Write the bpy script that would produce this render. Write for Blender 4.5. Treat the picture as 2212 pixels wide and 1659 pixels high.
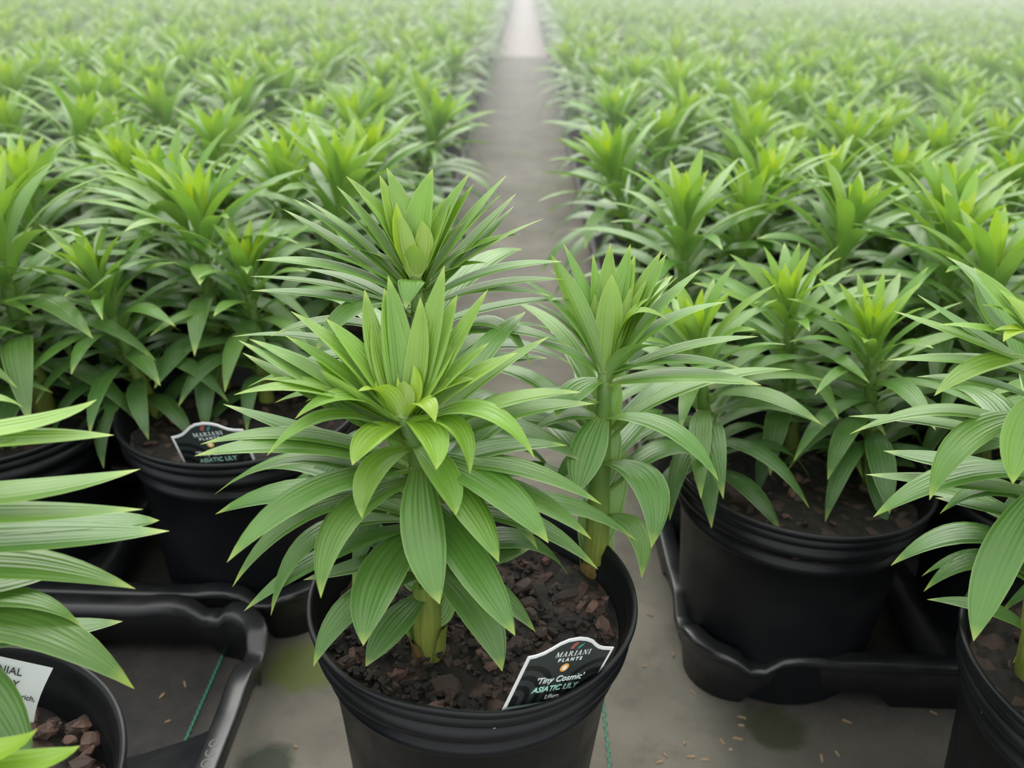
import bpy, math, random
import numpy as np
from mathutils import Vector, Matrix, Quaternion

for o in list(bpy.data.objects):
    bpy.data.objects.remove(o)
SC = bpy.context.scene
COL = SC.collection
R = math.radians
rng = random.Random(7)

# ------------------------------------------------------------------ camera
FPX, YH, ROLL = 1870.0, -82.0, R(1.83)
RIM = 0.18                       # height of a pot rim above the ground (m)
CAM = np.array([0.0, 0.0, RIM + 0.345])
PITCH = math.atan2(829.5 - YH, FPX)
cp, sp, cr, sr = math.cos(PITCH), math.sin(PITCH), math.cos(ROLL), math.sin(ROLL)
Fwd = np.array([0, cp, -sp]); U0 = np.array([0, sp, cp]); R0 = np.array([1.0, 0, 0])
Rt = R0 * cr + U0 * sr
Up = -R0 * sr + U0 * cr
cd = bpy.data.cameras.new('camera')
cam = bpy.data.objects.new('camera', cd); COL.objects.link(cam)
cam.matrix_world = Matrix(((Rt[0], Up[0], -Fwd[0], CAM[0]), (Rt[1], Up[1], -Fwd[1], CAM[1]),
                           (Rt[2], Up[2], -Fwd[2], CAM[2]), (0, 0, 0, 1)))
cd.sensor_fit = 'HORIZONTAL'; cd.sensor_width = 36.0
cd.lens = 36.0 * FPX / 2212.0
cd.clip_start = 0.01; cd.clip_end = 200
cd.dof.use_dof = True; cd.dof.focus_distance = 0.485; cd.dof.aperture_fstop = 7.6
SC.camera = cam

def ray(px, py):
    v = Fwd + Rt * ((px - 1106.0) / FPX) - Up * ((py - 829.5) / FPX)
    return v / np.linalg.norm(v)
def at_z(px, py, z):
    d = ray(px, py); return CAM + d * ((z - CAM[2]) / d[2])
def at_y(px, py, y):
    d = ray(px, py); return CAM + d * ((y - CAM[1]) / d[1])
def at_plane(px, py, P, n):
    d = ray(px, py); return CAM + d * (((P - CAM) @ n) / (d @ n))
def near_ray(px, py, P, toward=0.0):
    d = ray(px, py); return CAM + d * ((P - CAM) @ d - toward)
def project(P):
    v = np.asarray(P) - CAM; t = v @ Fwd
    return 1106 + FPX * (v @ Rt) / t, 829.5 - FPX * (v @ Up) / t, t

# ------------------------------------------------------------------ light
W = bpy.data.worlds.new('world'); SC.world = W; W.use_nodes = True
nt = W.node_tree; nt.nodes.clear()
out = nt.nodes.new('ShaderNodeOutputWorld'); bg = nt.nodes.new('ShaderNodeBackground')
tc = nt.nodes.new('ShaderNodeTexCoord'); sx = nt.nodes.new('ShaderNodeSeparateXYZ')
rp = nt.nodes.new('ShaderNodeValToRGB')
nt.links.new(tc.outputs['Generated'], sx.inputs[0]); nt.links.new(sx.outputs['Z'], rp.inputs[0])
rp.color_ramp.elements[0].position = 0.0; rp.color_ramp.elements[0].color = (0.62, 0.68, 0.70, 1)
rp.color_ramp.elements[1].position = 0.9; rp.color_ramp.elements[1].color = (1.0, 1.0, 0.97, 1)
nt.links.new(rp.outputs[0], bg.inputs[0]); bg.inputs[1].default_value = 1.5
nt.links.new(bg.outputs[0], out.inputs[0])
sun = bpy.data.lights.new('sun', 'SUN'); sun.energy = 3.6; sun.angle = R(60); sun.color = (1, 0.98, 0.93)
suno = bpy.data.objects.new('sun', sun); COL.objects.link(suno)
suno.rotation_euler = (R(-46), R(-8), 0)         # veiled sun beyond the far end of the house, a little to the right
HAZE = 0.095
SC.view_settings.view_transform = 'Standard'; SC.view_settings.look = 'None'
SC.view_settings.exposure = 0.45; SC.view_settings.gamma = 1.0; SC.view_settings.use_curve_mapping = False

# ------------------------------------------------------------------ materials
def mat(name):
    m = bpy.data.materials.new(name); m.use_nodes = True
    n = m.node_tree.nodes; b = n['Principled BSDF']
    return m, m.node_tree, b
def N(t, kind, **kw):
    n = t.nodes.new(kind)
    for k, v in kw.items():
        if k in n.inputs: n.inputs[k].default_value = v
        else: setattr(n, k, v)
    return n
def ramp(t, src, stops):
    r = t.nodes.new('ShaderNodeValToRGB'); e = r.color_ramp.elements
    while len(e) < len(stops): e.new(0.5)
    for i, (p, c) in enumerate(stops):
        e[i].position = p; e[i].color = (*c, 1) if len(c) == 3 else c
    t.links.new(src, r.inputs[0]); return r.outputs[0]
def mixc(t, f, a, b):
    m = t.nodes.new('ShaderNodeMix'); m.data_type = 'RGBA'
    for s, v in ((m.inputs[0], f), (m.inputs[6], a), (m.inputs[7], b)):
        if hasattr(v, 'is_linked'): t.links.new(v, s)
        elif isinstance(v, (int, float)): s.default_value = v
        else: s.default_value = (*v, 1)
    return m.outputs[2]
def math_(t, op, a, b=None, c=None):
    m = t.nodes.new('ShaderNodeMath'); m.operation = op
    for i, v in enumerate((a, b, c)):
        if v is None: continue
        if hasattr(v, 'is_linked'): t.links.new(v, m.inputs[i])
        else: m.inputs[i].default_value = v
    return m.outputs[0]
def bump(t, b, h, strength, dist):
    n = N(t, 'ShaderNodeBump', Strength=strength, Distance=dist)
    t.links.new(h, n.inputs['Height']); t.links.new(n.outputs[0], b.inputs['Normal']); return n

def leaf_material():
    m, t, b = mat('lily_leaf')
    uv = N(t, 'ShaderNodeUVMap'); s = N(t, 'ShaderNodeSeparateXYZ'); t.links.new(uv.outputs[0], s.inputs[0])
    u, v = s.outputs[0], s.outputs[1]
    yth = N(t, 'ShaderNodeAttribute', attribute_name='youth').outputs['Fac']
    oi = N(t, 'ShaderNodeObjectInfo').outputs['Random']
    au = math_(t, 'ABSOLUTE', math_(t, 'MULTIPLY_ADD', u, 2.0, -1.0))
    base = ramp(t, yth, [(0.0, (0.066, 0.160, 0.036)), (0.35, (0.112, 0.250, 0.036)), (0.7, (0.215, 0.385, 0.032)), (1.0, (0.36, 0.51, 0.014))])
    nz = N(t, 'ShaderNodeTexNoise', Scale=38.0, Detail=4.0)
    geo = N(t, 'ShaderNodeTexCoord'); t.links.new(geo.outputs['Object'], nz.inputs['Vector'])
    hsv = N(t, 'ShaderNodeHueSaturation')
    t.links.new(base, hsv.inputs['Color'])
    t.links.new(math_(t, 'MULTIPLY_ADD', oi, 0.016, 0.492), hsv.inputs['Hue'])
    t.links.new(math_(t, 'MULTIPLY_ADD', nz.outputs[0], 0.5, 0.78), hsv.inputs['Value'])
    c = hsv.outputs[0]
    # parallel veins
    comb = N(t, 'ShaderNodeCombineXYZ'); t.links.new(u, comb.inputs[0])
    ve = math_(t, 'SINE', math_(t, 'MULTIPLY', au, 23.0))
    vmask = ramp(t, ve, [(0.72, (0, 0, 0)), (1.0, (1, 1, 1))])
    c = mixc(t, math_(t, 'MULTIPLY', vmask, 0.14), c, (0.20, 0.33, 0.10))
    mid = ramp(t, au, [(0.0, (1, 1, 1)), (0.045, (0, 0, 0))])
    c = mixc(t, math_(t, 'MULTIPLY', mid, 0.35), c, (0.21, 0.34, 0.09))
    edge = ramp(t, au, [(0.93, (0, 0, 0)), (0.99, (1, 1, 1))])
    c = mixc(t, math_(t, 'MULTIPLY', edge, 0.6), c, (0.34, 0.50, 0.16))
    tip = ramp(t, v, [(0.90, (0, 0, 0)), (0.995, (1, 1, 1))])
    c = mixc(t, math_(t, 'MULTIPLY', tip, 0.75), c, (0.42, 0.52, 0.10))
    foot = ramp(t, v, [(0.0, (1, 1, 1)), (0.14, (0, 0, 0))])
    c = mixc(t, math_(t, 'MULTIPLY', foot, 0.55), c, (0.24, 0.33, 0.06))
    bf = N(t, 'ShaderNodeNewGeometry').outputs['Backfacing']
    c = mixc(t, math_(t, 'MULTIPLY', bf, 0.35), c, (0.20, 0.33, 0.13))
    t.links.new(c, b.inputs['Base Color'])
    b.inputs['Roughness'].default_value = 0.37; b.inputs['IOR'].default_value = 1.5
    b.inputs['Specular IOR Level'].default_value = 0.75
    fine = N(t, 'ShaderNodeTexNoise', Scale=900.0, Detail=2.0); t.links.new(geo.outputs['Object'], fine.inputs['Vector'])
    h = math_(t, 'MULTIPLY_ADD', fine.outputs[0], 0.25, math_(t, 'MULTIPLY', ve, -0.5))
    bp = bump(t, b, h, 0.32, 0.0006)
    tr = N(t, 'ShaderNodeBsdfTranslucent'); 
    hs2 = N(t, 'ShaderNodeHueSaturation', Saturation=1.15, Value=1.25, Hue=0.485); t.links.new(c, hs2.inputs['Color']); t.links.new(hs2.outputs[0], tr.inputs['Color'])
    mx = N(t, 'ShaderNodeMixShader'); mx.inputs[0].default_value = 0.30
    t.links.new(b.outputs[0], mx.inputs[1]); t.links.new(tr.outputs[0], mx.inputs[2])
    t.links.new(mx.outputs[0], t.nodes['Material Output'].inputs[0])
    return m
M_LEAF = leaf_material()

def stem_material():
    m, t, b = mat('lily_stem')
    g = N(t, 'ShaderNodeTexCoord'); mp = N(t, 'ShaderNodeMapping'); mp.inputs['Scale'].default_value = (400, 400, 20)
    t.links.new(g.outputs['Object'], mp.inputs[0])
    n = N(t, 'ShaderNodeTexNoise', Scale=1.0, Detail=3.0); t.links.new(mp.outputs[0], n.inputs['Vector'])
    rise = N(t, 'ShaderNodeAttribute', attribute_name='youth').outputs['Fac']
    foot = ramp(t, n.outputs[0], [(0.3, (0.16, 0.22, 0.04)), (0.7, (0.30, 0.34, 0.07))])
    t.links.new(mixc(t, ramp(t, rise, [(0.15, (0, 0, 0)), (0.5, (1, 1, 1))]), foot, (0.10, 0.19, 0.035)), b.inputs['Base Color'])
    b.inputs['Roughness'].default_value = 0.45; bump(t, b, n.outputs[0], 0.3, 0.0005); return m
M_STEM = stem_material()
def simple(name, col, rough=0.5, nscale=None, spread=0.3, bumpd=0.0, spec=0.5, metallic=0.0):
    m, t, b = mat(name)
    b.inputs['Roughness'].default_value = rough; b.inputs['Specular IOR Level'].default_value = spec
    if nscale:
        g = N(t, 'ShaderNodeTexCoord'); n = N(t, 'ShaderNodeTexNoise', Scale=nscale, Detail=5.0)
        t.links.new(g.outputs['Object'], n.inputs['Vector'])
        a = tuple(x * (1 - spread) for x in col); c = tuple(min(1, x * (1 + spread)) for x in col)
        t.links.new(ramp(t, n.outputs[0], [(0.3, a), (0.7, c)]), b.inputs['Base Color'])
        if bumpd: bump(t, b, n.outputs[0], 0.6, bumpd)
    else: b.inputs['Base Color'].default_value = (*col, 1)
    return m
M_SHEATH = simple('dry_sheath', (0.22, 0.14, 0.05), 0.6, 120, 0.5, 0.0005)
def plastic(name, col, rough, dust, spec=.5):
    m, t, b = mat(name); b.inputs['Specular IOR Level'].default_value = spec
    g = N(t, 'ShaderNodeTexCoord')
    n = N(t, 'ShaderNodeTexNoise', Scale=35.0, Detail=6.0); t.links.new(g.outputs['Object'], n.inputs['Vector'])
    sp_ = N(t, 'ShaderNodeTexNoise', Scale=420.0, Detail=1.0); t.links.new(g.outputs['Object'], sp_.inputs['Vector'])
    msk = ramp(t, sp_.outputs[0], [(0.70, (0, 0, 0)), (0.76, (1, 1, 1))])
    big = ramp(t, n.outputs[0], [(0.45, (0, 0, 0)), (0.75, (1, 1, 1))])
    c = mixc(t, math_(t, 'MULTIPLY', big, dust), col, (0.11, 0.10, 0.09))
    c = mixc(t, math_(t, 'MULTIPLY', msk, 0.5 * dust), c, (0.30, 0.27, 0.23))
    t.links.new(c, b.inputs['Base Color'])
    t.links.new(math_(t, 'MULTIPLY_ADD', n.outputs[0], 0.25, rough - 0.12), b.inputs['Roughness'])
    bump(t, b, n.outputs[0], 0.15, 0.001); return m
M_POT = plastic('black_pot_plastic', (0.0045, 0.0054, 0.0072), 0.40, 0.015, .28)
M_TRAY = plastic('black_tray_plastic', (0.0100, 0.0110, 0.0130), 0.34, 0.08, .7)
def soil_material():
    m, t, b = mat('potting_soil')
    g = N(t, 'ShaderNodeTexCoord')
    v = N(t, 'ShaderNodeTexVoronoi', Scale=110.0); t.links.new(g.outputs['Object'], v.inputs['Vector'])
    n = N(t, 'ShaderNodeTexNoise', Scale=60.0, Detail=8.0); t.links.new(g.outputs['Object'], n.inputs['Vector'])
    a = ramp(t, n.outputs[0], [(0.3, (0.005, 0.005, 0.0045)), (0.65, (0.019, 0.014, 0.011)), (0.8, (0.05, 0.032, 0.024))])
    sc = N(t, 'ShaderNodeSeparateColor'); t.links.new(v.outputs['Color'], sc.inputs[0])
    msk = ramp(t, sc.outputs[0], [(0.72, (0, 0, 0)), (0.80, (1, 1, 1))])
    t.links.new(mixc(t, msk, a, (0.060, 0.037, 0.029)), b.inputs['Base Color'])
    b.inputs['Roughness'].default_value = 0.8
    bump(t, b, math_(t, 'ADD', n.outputs[0], math_(t, 'MULTIPLY', v.outputs['Distance'], -0.5)), 0.9, 0.006); return m
M_SOIL = soil_material()
def bark_material():
    m, t, b = mat('bark_chip')
    g = N(t, 'ShaderNodeTexCoord'); n = N(t, 'ShaderNodeTexNoise', Scale=250.0, Detail=5.0); t.links.new(g.outputs['Object'], n.inputs['Vector'])
    oi = N(t, 'ShaderNodeObjectInfo').outputs['Random']
    c = ramp(t, oi, [(0.0, (0.020, 0.014, 0.011)), (0.5, (0.060, 0.034, 0.027)), (0.85, (0.135, 0.075, 0.058)), (1.0, (0.21, 0.125, 0.09))])
    h = N(t, 'ShaderNodeHueSaturation'); t.links.new(c, h.inputs['Color']); t.links.new(math_(t, 'MULTIPLY_ADD', n.outputs[0], 1.2, 0.4), h.inputs['Value'])
    t.links.new(h.outputs[0], b.inputs['Base Color']); b.inputs['Roughness'].default_value = 0.7; bump(t, b, n.outputs[0], 0.7, 0.0012); return m
M_BARK = bark_material()
M_SLIVER = simple('pale_wood', (0.34, 0.24, 0.14), 0.7, 300, 0.4)
M_WHITE = simple('white_tag_plastic', (0.78, 0.80, 0.80), 0.35)
M_INK = simple('black_ink', (0.02, 0.02, 0.022), 0.5)
M_PRINT = simple('pale_print', (0.80, 0.88, 0.84), 0.45)
M_MINT = simple('mint_print', (0.45, 0.80, 0.66), 0.45)
M_ORANGE = simple('orange_print', (0.85, 0.42, 0.10), 0.45)
M_CREAM = simple('cream_print', (0.95, 0.88, 0.70), 0.45)
M_RED = simple('coral_print', (0.62, 0.17, 0.14), 0.45)
M_TEAL = simple('teal_print', (0.05, 0.28, 0.22), 0.45)
M_THREAD = simple('green_thread', (0.040, 0.19, 0.12), 0.6, 900, 0.4)
def panel_material():
    m, t, b = mat('dark_tag_print')
    g = N(t, 'ShaderNodeTexCoord'); s = N(t, 'ShaderNodeSeparateXYZ'); t.links.new(g.outputs['Object'], s.inputs[0])
    def rings(cx, cy):
        dx = math_(t, 'SUBTRACT', s.outputs[0], cx); dy = math_(t, 'MAXIMUM', math_(t, 'SUBTRACT', s.outputs[1], cy), 0.0)
        d = math_(t, 'SQRT', math_(t, 'ADD', math_(t, 'MULTIPLY', dx, dx), math_(t, 'MULTIPLY', dy, dy)))
        w = math_(t, 'SINE', math_(t, 'MULTIPLY', d, 2 * math.pi / 0.0068))
        inside = math_(t, 'LESS_THAN', d, 0.0255)
        return math_(t, 'MULTIPLY', math_(t, 'GREATER_THAN', w, 0.0), inside)
    f = math_(t, 'MAXIMUM', rings(0.004, -0.030), rings(0.056, -0.030))
    t.links.new(mixc(t, f, (0.030, 0.037, 0.037), (0.009, 0.011, 0.011)), b.inputs['Base Color']); b.inputs['Roughness'].default_value = 0.4; return m
M_PANEL = panel_material()

def floor_material():
    m, t, b = mat('woven_ground_fabric')
    g = N(t, 'ShaderNodeTexCoord'); s = N(t, 'ShaderNodeSeparateXYZ'); t.links.new(g.outputs['Object'], s.inputs[0])
    x, y = s.outputs[0], s.outputs[1]
    n1 = N(t, 'ShaderNodeTexNoise', Scale=9.0, Detail=6.0); n2 = N(t, 'ShaderNodeTexNoise', Scale=3.5, Detail=4.0)
    n3 = N(t, 'ShaderNodeTexNoise', Scale=60.0, Detail=4.0)
    for n in (n1, n2, n3): t.links.new(g.outputs['Object'], n.inputs['Vector'])
    wx = math_(t, 'SINE', math_(t, 'MULTIPLY', x, 2 * math.pi / 0.0026)); wy = math_(t, 'SINE', math_(t, 'MULTIPLY', y, 2 * math.pi / 0.0034))
    weave = math_(t, 'MULTIPLY', wx, wy)
    silt = ramp(t, n1.outputs[0], [(0.3, (0.125, 0.113, 0.090)), (0.7, (0.235, 0.215, 0.175))])
    dark = ramp(t, n3.outputs[0], [(0.3, (0.016, 0.016, 0.017)), (0.75, (0.045, 0.038, 0.033))])
    # the trodden, silted strip between the two beds; black cloth elsewhere
    xx = math_(t, 'ABSOLUTE', math_(t, 'ADD', x, 0.012))
    e = math_(t, 'ADD', xx, math_(t, 'MULTIPLY_ADD', n2.outputs[0], 0.06, -0.03))
    w = ramp(t, e, [(0.155, (1, 1, 1)), (0.215, (0, 0, 0))])
    fr = ramp(t, math_(t, 'MULTIPLY', y, 1.0), [(0.47, (1, 1, 1)), (0.53, (0, 0, 0))])
    fr = math_(t, 'MULTIPLY', fr, math_(t, 'GREATER_THAN', x, 0.0))
    w = math_(t, 'MAXIMUM', w, math_(t, 'MULTIPLY', fr, 0.42))
    c = mixc(t, w, dark, silt)
    alg = ramp(t, n2.outputs[0], [(0.55, (0, 0, 0)), (0.68, (1, 1, 1))])
    c = mixc(t, math_(t, 'MULTIPLY', math_(t, 'MULTIPLY', alg, w), 0.55), c, (0.115, 0.13, 0.035))
    c = mixc(t, math_(t, 'MULTIPLY_ADD', weave, 0.07, 0.08), c, (0.07, 0.065, 0.055))
    n4 = N(t, 'ShaderNodeTexNoise', Scale=22.0, Detail=7.0, Roughness=.65); t.links.new(g.outputs['Object'], n4.inputs['Vector'])
    st_ = ramp(t, n4.outputs[0], [(0.50, (0, 0, 0)), (0.66, (1, 1, 1))])
    c = mixc(t, math_(t, 'MULTIPLY', math_(t, 'MULTIPLY', st_, w), 0.5), c, (0.075, 0.068, 0.055))
    # two damp mossy spots
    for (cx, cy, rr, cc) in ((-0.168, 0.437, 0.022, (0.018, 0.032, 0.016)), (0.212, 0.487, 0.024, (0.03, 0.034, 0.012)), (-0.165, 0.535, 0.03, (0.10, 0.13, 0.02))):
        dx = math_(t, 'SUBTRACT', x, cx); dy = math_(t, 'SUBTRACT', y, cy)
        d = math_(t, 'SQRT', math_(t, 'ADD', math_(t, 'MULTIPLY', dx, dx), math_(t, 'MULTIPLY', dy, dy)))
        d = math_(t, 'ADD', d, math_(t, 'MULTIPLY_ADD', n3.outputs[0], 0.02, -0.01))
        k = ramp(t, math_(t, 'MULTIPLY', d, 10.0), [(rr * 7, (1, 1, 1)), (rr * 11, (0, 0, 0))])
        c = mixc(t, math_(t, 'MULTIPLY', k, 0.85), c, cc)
    t.links.new(c, b.inputs['Base Color']); b.inputs['Roughness'].default_value = 0.75
    bump(t, b, weave, 0.4, 0.0006); return m
M_FLOOR = floor_material()
M_PATH = simple('pale_path', (0.42, 0.37, 0.355), 0.7, 6, 0.12)

# ------------------------------------------------------------------ mesh helpers
def mesh(name, V, F, m, uv=None, youth=None, smooth=True):
    me = bpy.data.meshes.new(name)
    me.from_pydata([tuple(map(float, v)) for v in V], [], [tuple(map(int, f)) for f in F])
    if uv is not None:
        ly = me.uv_layers.new(name='UVMap')
        li = np.empty(len(me.loops), dtype=np.int32); me.loops.foreach_get('vertex_index', li)
        ly.data.foreach_set('uv', np.asarray(uv, dtype=np.float32)[li].ravel())
    if youth is not None:
        a = me.attributes.new('youth', 'FLOAT', 'POINT')
        y = np.full(len(V), youth, dtype=np.float32) if np.isscalar(youth) else np.asarray(youth, dtype=np.float32)
        a.data.foreach_set('value', y)
    if smooth: me.polygons.foreach_set('use_smooth', [True] * len(me.polygons))
    if m is not None: me.materials.append(m)
    return me
def ob(name, me, parent=None, loc=None):
    o = bpy.data.objects.new(name, me); COL.objects.link(o)
    if parent is not None: o.parent = parent
    if loc is not None: o.location = tuple(map(float, loc))
    return o
def tag(o, label=None, cat=None, group=None, kind=None):
    if label: o['label'] = label
    if cat: o['category'] = cat
    if group: o['group'] = group
    if kind: o['kind'] = kind
    return o
def thing(name, label, cat, loc=(0, 0, 0), group=None):
    return tag(ob(name, None, None, loc), label, cat, group)
class MB:
    def __init__(s): s.V = []; s.F = []
    def add(s, V, F):
        n = len(s.V); s.V += [tuple(v) for v in V]; s.F += [tuple(i + n for i in f) for f in F]
    def box(s, c, h, rot=None):
        P = [(sx_ * h[0], sy_ * h[1], sz_ * h[2]) for sx_ in (-1, 1) for sy_ in (-1, 1) for sz_ in (-1, 1)]
        if rot is not None: P = [tuple(rot @ Vector(p)) for p in P]
        P = [(p[0] + c[0], p[1] + c[1], p[2] + c[2]) for p in P]
        s.add(P, [(0, 1, 3, 2), (4, 6, 7, 5), (0, 4, 5, 1), (2, 3, 7, 6), (0, 2, 6, 4), (1, 5, 7, 3)])
    def quad2(s, pts, z=0.0): s.add([(p[0], p[1], z) for p in pts], [tuple(range(len(pts)))])
    def me(s, name, m, smooth=False, **k): return mesh(name, s.V, s.F, m, smooth=smooth, **k)
def lathe(prof, seg, rfun=None):
    V = []; F = []; n = len(prof)
    for i in range(seg):
        a = 2 * math.pi * i / seg
        for j, (r, z) in enumerate(prof):
            rr, zz = rfun(a, r, z) if rfun else (r, z)
            V.append((rr * math.cos(a), rr * math.sin(a), zz))
    for i in range(seg):
        k = (i + 1) % seg
        for j in range(n - 1): F.append((i * n + j, k * n + j, k * n + j + 1, i * n + j + 1))
    return V, F

# ------------------------------------------------------------------ leaves
PT = np.array([0, .06, .15, .3, .45, .6, .72, .82, .9, .96, 1.0])
PW = np.array([.46, .54, .72, .94, 1.0, .94, .79, .585, .36, .16, .008])
def leaf_geo(B, M, T, w, radial, nseg=10, nw=6, curl=0.0, twist=0.0):
    B, M, T = map(np.asarray, (B, M, T))
    C = 2 * M - 0.5 * (B + T)
    rad = np.array([radial[0], radial[1], 0.0]); rad /= max(np.linalg.norm(rad), 1e-6)
    side0 = np.cross(rad, [0, 0, 1.0])
    V = []; UV = []; F = []
    for i in range(nseg + 1):
        t = i / nseg
        t = t ** 0.9 if i < nseg else 1.0
        p = (1 - t) ** 2 * B + 2 * t * (1 - t) * C + t * t * T
        tau = 2 * (1 - t) * (C - B) + 2 * t * (T - C); tau /= max(np.linalg.norm(tau), 1e-9)
        s = side0 - (side0 @ tau) * tau; s /= max(np.linalg.norm(s), 1e-6)
        n = np.cross(s, tau)
        if twist:
            a = twist * t; s, n = s * math.cos(a) + n * math.sin(a), n * math.cos(a) - s * math.sin(a)
        ww = 0.5 * w * np.interp(t, PT, PW)
        for j in range(nw + 1):
            v = 2 * j / nw - 1
            off = ww * (curl * v * v - 0.10 * math.exp(-(v / 0.16) ** 2) + 0.05 * math.cos(v * 3 * math.pi))
            V.append(p + s * (v * ww) + n * off); UV.append((j / nw, t))
    for i in range(nseg):
        for j in range(nw):
            a = i * (nw + 1) + j; F.append((a, a + 1, a + nw + 2, a + nw + 1))
    return V, F, UV

def tube(P, rad, seg=10):
    P = [np.asarray(p) for p in P]; V = []; F = []
    for i, p in enumerate(P):
        d = P[min(i + 1, len(P) - 1)] - P[max(i - 1, 0)]; d /= np.linalg.norm(d)
        a = np.cross(d, [0, 1.0, 0]); a /= np.linalg.norm(a); b = np.cross(d, a)
        for k in range(seg):
            q = 2 * math.pi * k / seg
            V.append(p + (a * math.cos(q) + b * math.sin(q)) * rad[i])
    for i in range(len(P) - 1):
        for k in range(seg):
            k2 = (k + 1) % seg; F.append((i * seg + k, i * seg + k2, (i + 1) * seg + k2, (i + 1) * seg + k))
    F.append(tuple(range((len(P) - 1) * seg, len(P) * seg)))
    return V, F

def lerp_tab(tab, u): return float(np.interp(u, [a for a, _ in tab], [b for _, b in tab]))
T_LEN = [(0, .080), (.15, .098), (.4, .112), (.6, .110), (.75, .096), (.88, .072), (1, .028)]
T_WID = [(0, .020), (.2, .0220), (.45, .0182), (.7, .0145), (.88, .0128), (1, .008)]
T_ELE = [(0, -22), (.2, -14), (.4, -1), (.55, 10), (.7, 27), (.82, 43), (.92, 57), (1, 80)]
T_ARC = [(0, .24), (.3, .22), (.6, .15), (.85, .09), (1, .06)]
HS = 0.172
def proc_leaf(r, u, az, axis_pt, nseg, nw, k=1.0):
    L = lerp_tab(T_LEN, u) * r.uniform(.86, 1.12) * k
    w = lerp_tab(T_WID, u) * r.uniform(.88, 1.1) * k
    el = R(lerp_tab(T_ELE, u) + r.uniform(-9, 9)); arc = lerp_tab(T_ARC, u) * r.uniform(.6, 1.35) * L
    rad = np.array([math.cos(az), math.sin(az), 0.0]); up = np.array([0, 0, 1.0])
    d = rad * math.cos(el) + up * math.sin(el); n = -rad * math.sin(el) + up * math.cos(el)
    B = np.asarray(axis_pt) + rad * 0.0045
    T = B + d * L; Mm = B + d * L * .5 + n * arc
    curl = (0.28 if u > .6 else -0.18) + r.uniform(-.12, .12)
    return leaf_geo(B, Mm, T, w, rad, nseg, nw, curl, r.uniform(-.35, .35))
def youth_of(u, r): return max(0.0, min(1.0, (u - .15) * .74 + .4 * max(0, (u - .86) / .14) + r.uniform(-.06, .06)))
def shoot_leaves(r, n, nseg, nw, umin=0.0):
    L = []; az0 = r.uniform(0, 6.28)
    for i in range(n):
        f = i / (n - 1); u = umin + (1 - umin) * (f + .16 * math.sin(math.pi * f) * f)
        z = HS * (.15 + .85 * u ** .82)
        az = az0 + i * 2.39996 + r.uniform(-.25, .25)
        L.append((proc_leaf(r, u, az, (0, 0, z), nseg, nw), youth_of(u, r)))
    return L
def stem_mesh(P, r0=.0088, r1=.0038, name='lily_shoot', seg=10):
    n = len(P); rad = [r0 + (r1 - r0) * i / (n - 1) for i in range(n)]; rad[0] *= 1.05
    V, F = tube(P, rad, seg)
    return mesh(name, V, F, M_STEM, youth=[i // seg / (n - 1) for i in range(len(V))])
NEARV = []          # shoot kinds built leaf by leaf
for q in range(7):
    r = random.Random(100 + q)
    nl = r.choice((48, 50, 53))
    lv = [mesh('leaf', V, F, M_LEAF, UV, yv) for (V, F, UV), yv in shoot_leaves(r, nl, 8, 4)]
    NEARV.append((stem_mesh([(0, 0, -.01), (.001, 0, .05), (0, .001, .11), (0, 0, HS)]), lv))
FARV = []           # shoot kinds for the distance, leaves joined
def join_geo(geos):
    V = []; F = []; UV = []; Y = []
    for (v, f, uv), y in geos:
        n = len(V); V += v; UV += uv; F += [tuple(i + n for i in q) for q in f]; Y += [y] * len(v)
    return V, F, UV, Y
FAR_GEO = []; MID_GEO = []
for q in range(6):
    r = random.Random(300 + q)
    V, F, UV, Y = join_geo(shoot_leaves(r, 38, 5, 2, .12))
    FAR_GEO.append(join_geo(shoot_leaves(random.Random(600 + q), 30, 3, 1, .2)))
    MID_GEO.append((V, F, UV, Y))
    FARV.append((stem_mesh([(0, 0, -.01), (0, 0, .09), (0, 0, HS)], seg=6), mesh('foliage', V, F, M_LEAF, UV, Y)))

# ------------------------------------------------------------------ pots
OUT = [(.0745, 0), (.0765, .003), (.0790, .040), (.0840, .100), (.0880, .138), (.0905, .1395), (.0918, .1425), (.0912, .1455), (.0888, .1475), (.0888, .153),
       (.0940, .1560), (.0968, .1580), (.0973, .1615), (.0955, .1640), (.0942, .1655), (.0945, .1668), (.0976, .1685), (.0984, .1715), (.0970, .1732), (.0966, .1742), (.0988, .1756), (.1000, .1778), (.0995, .1800)]
INN = [(.0972, .1800), (.0962, .1770), (.0940, .1730), (.0940, .1660), (.0915, .1640), (.0910, .1560), (.0885, .1530), (.0870, .1380), (.0700, .1380)]
def pot_mesh(seg, ribs=False, dent=None):
    def rf(a, r, z):
        if ribs and .01 < z < .135 and r > .0755:
            r += .0006 * max(0, math.sin(a * 16)) ** 6
        if dent is not None and z > .15:
            k = math.exp(-((math.atan2(math.sin(a - dent), math.cos(a - dent))) / .32) ** 2)
            kk = (z - .15) / .03
            r -= .0045 * k * kk; z -= .0016 * k * kk
        return r, z
    V, F = lathe(OUT + INN, seg, rf)
    n = len(OUT + INN)
    F.append(tuple(i * n for i in range(seg))[::-1])
    return mesh('pot', V, F, M_POT)
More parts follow.
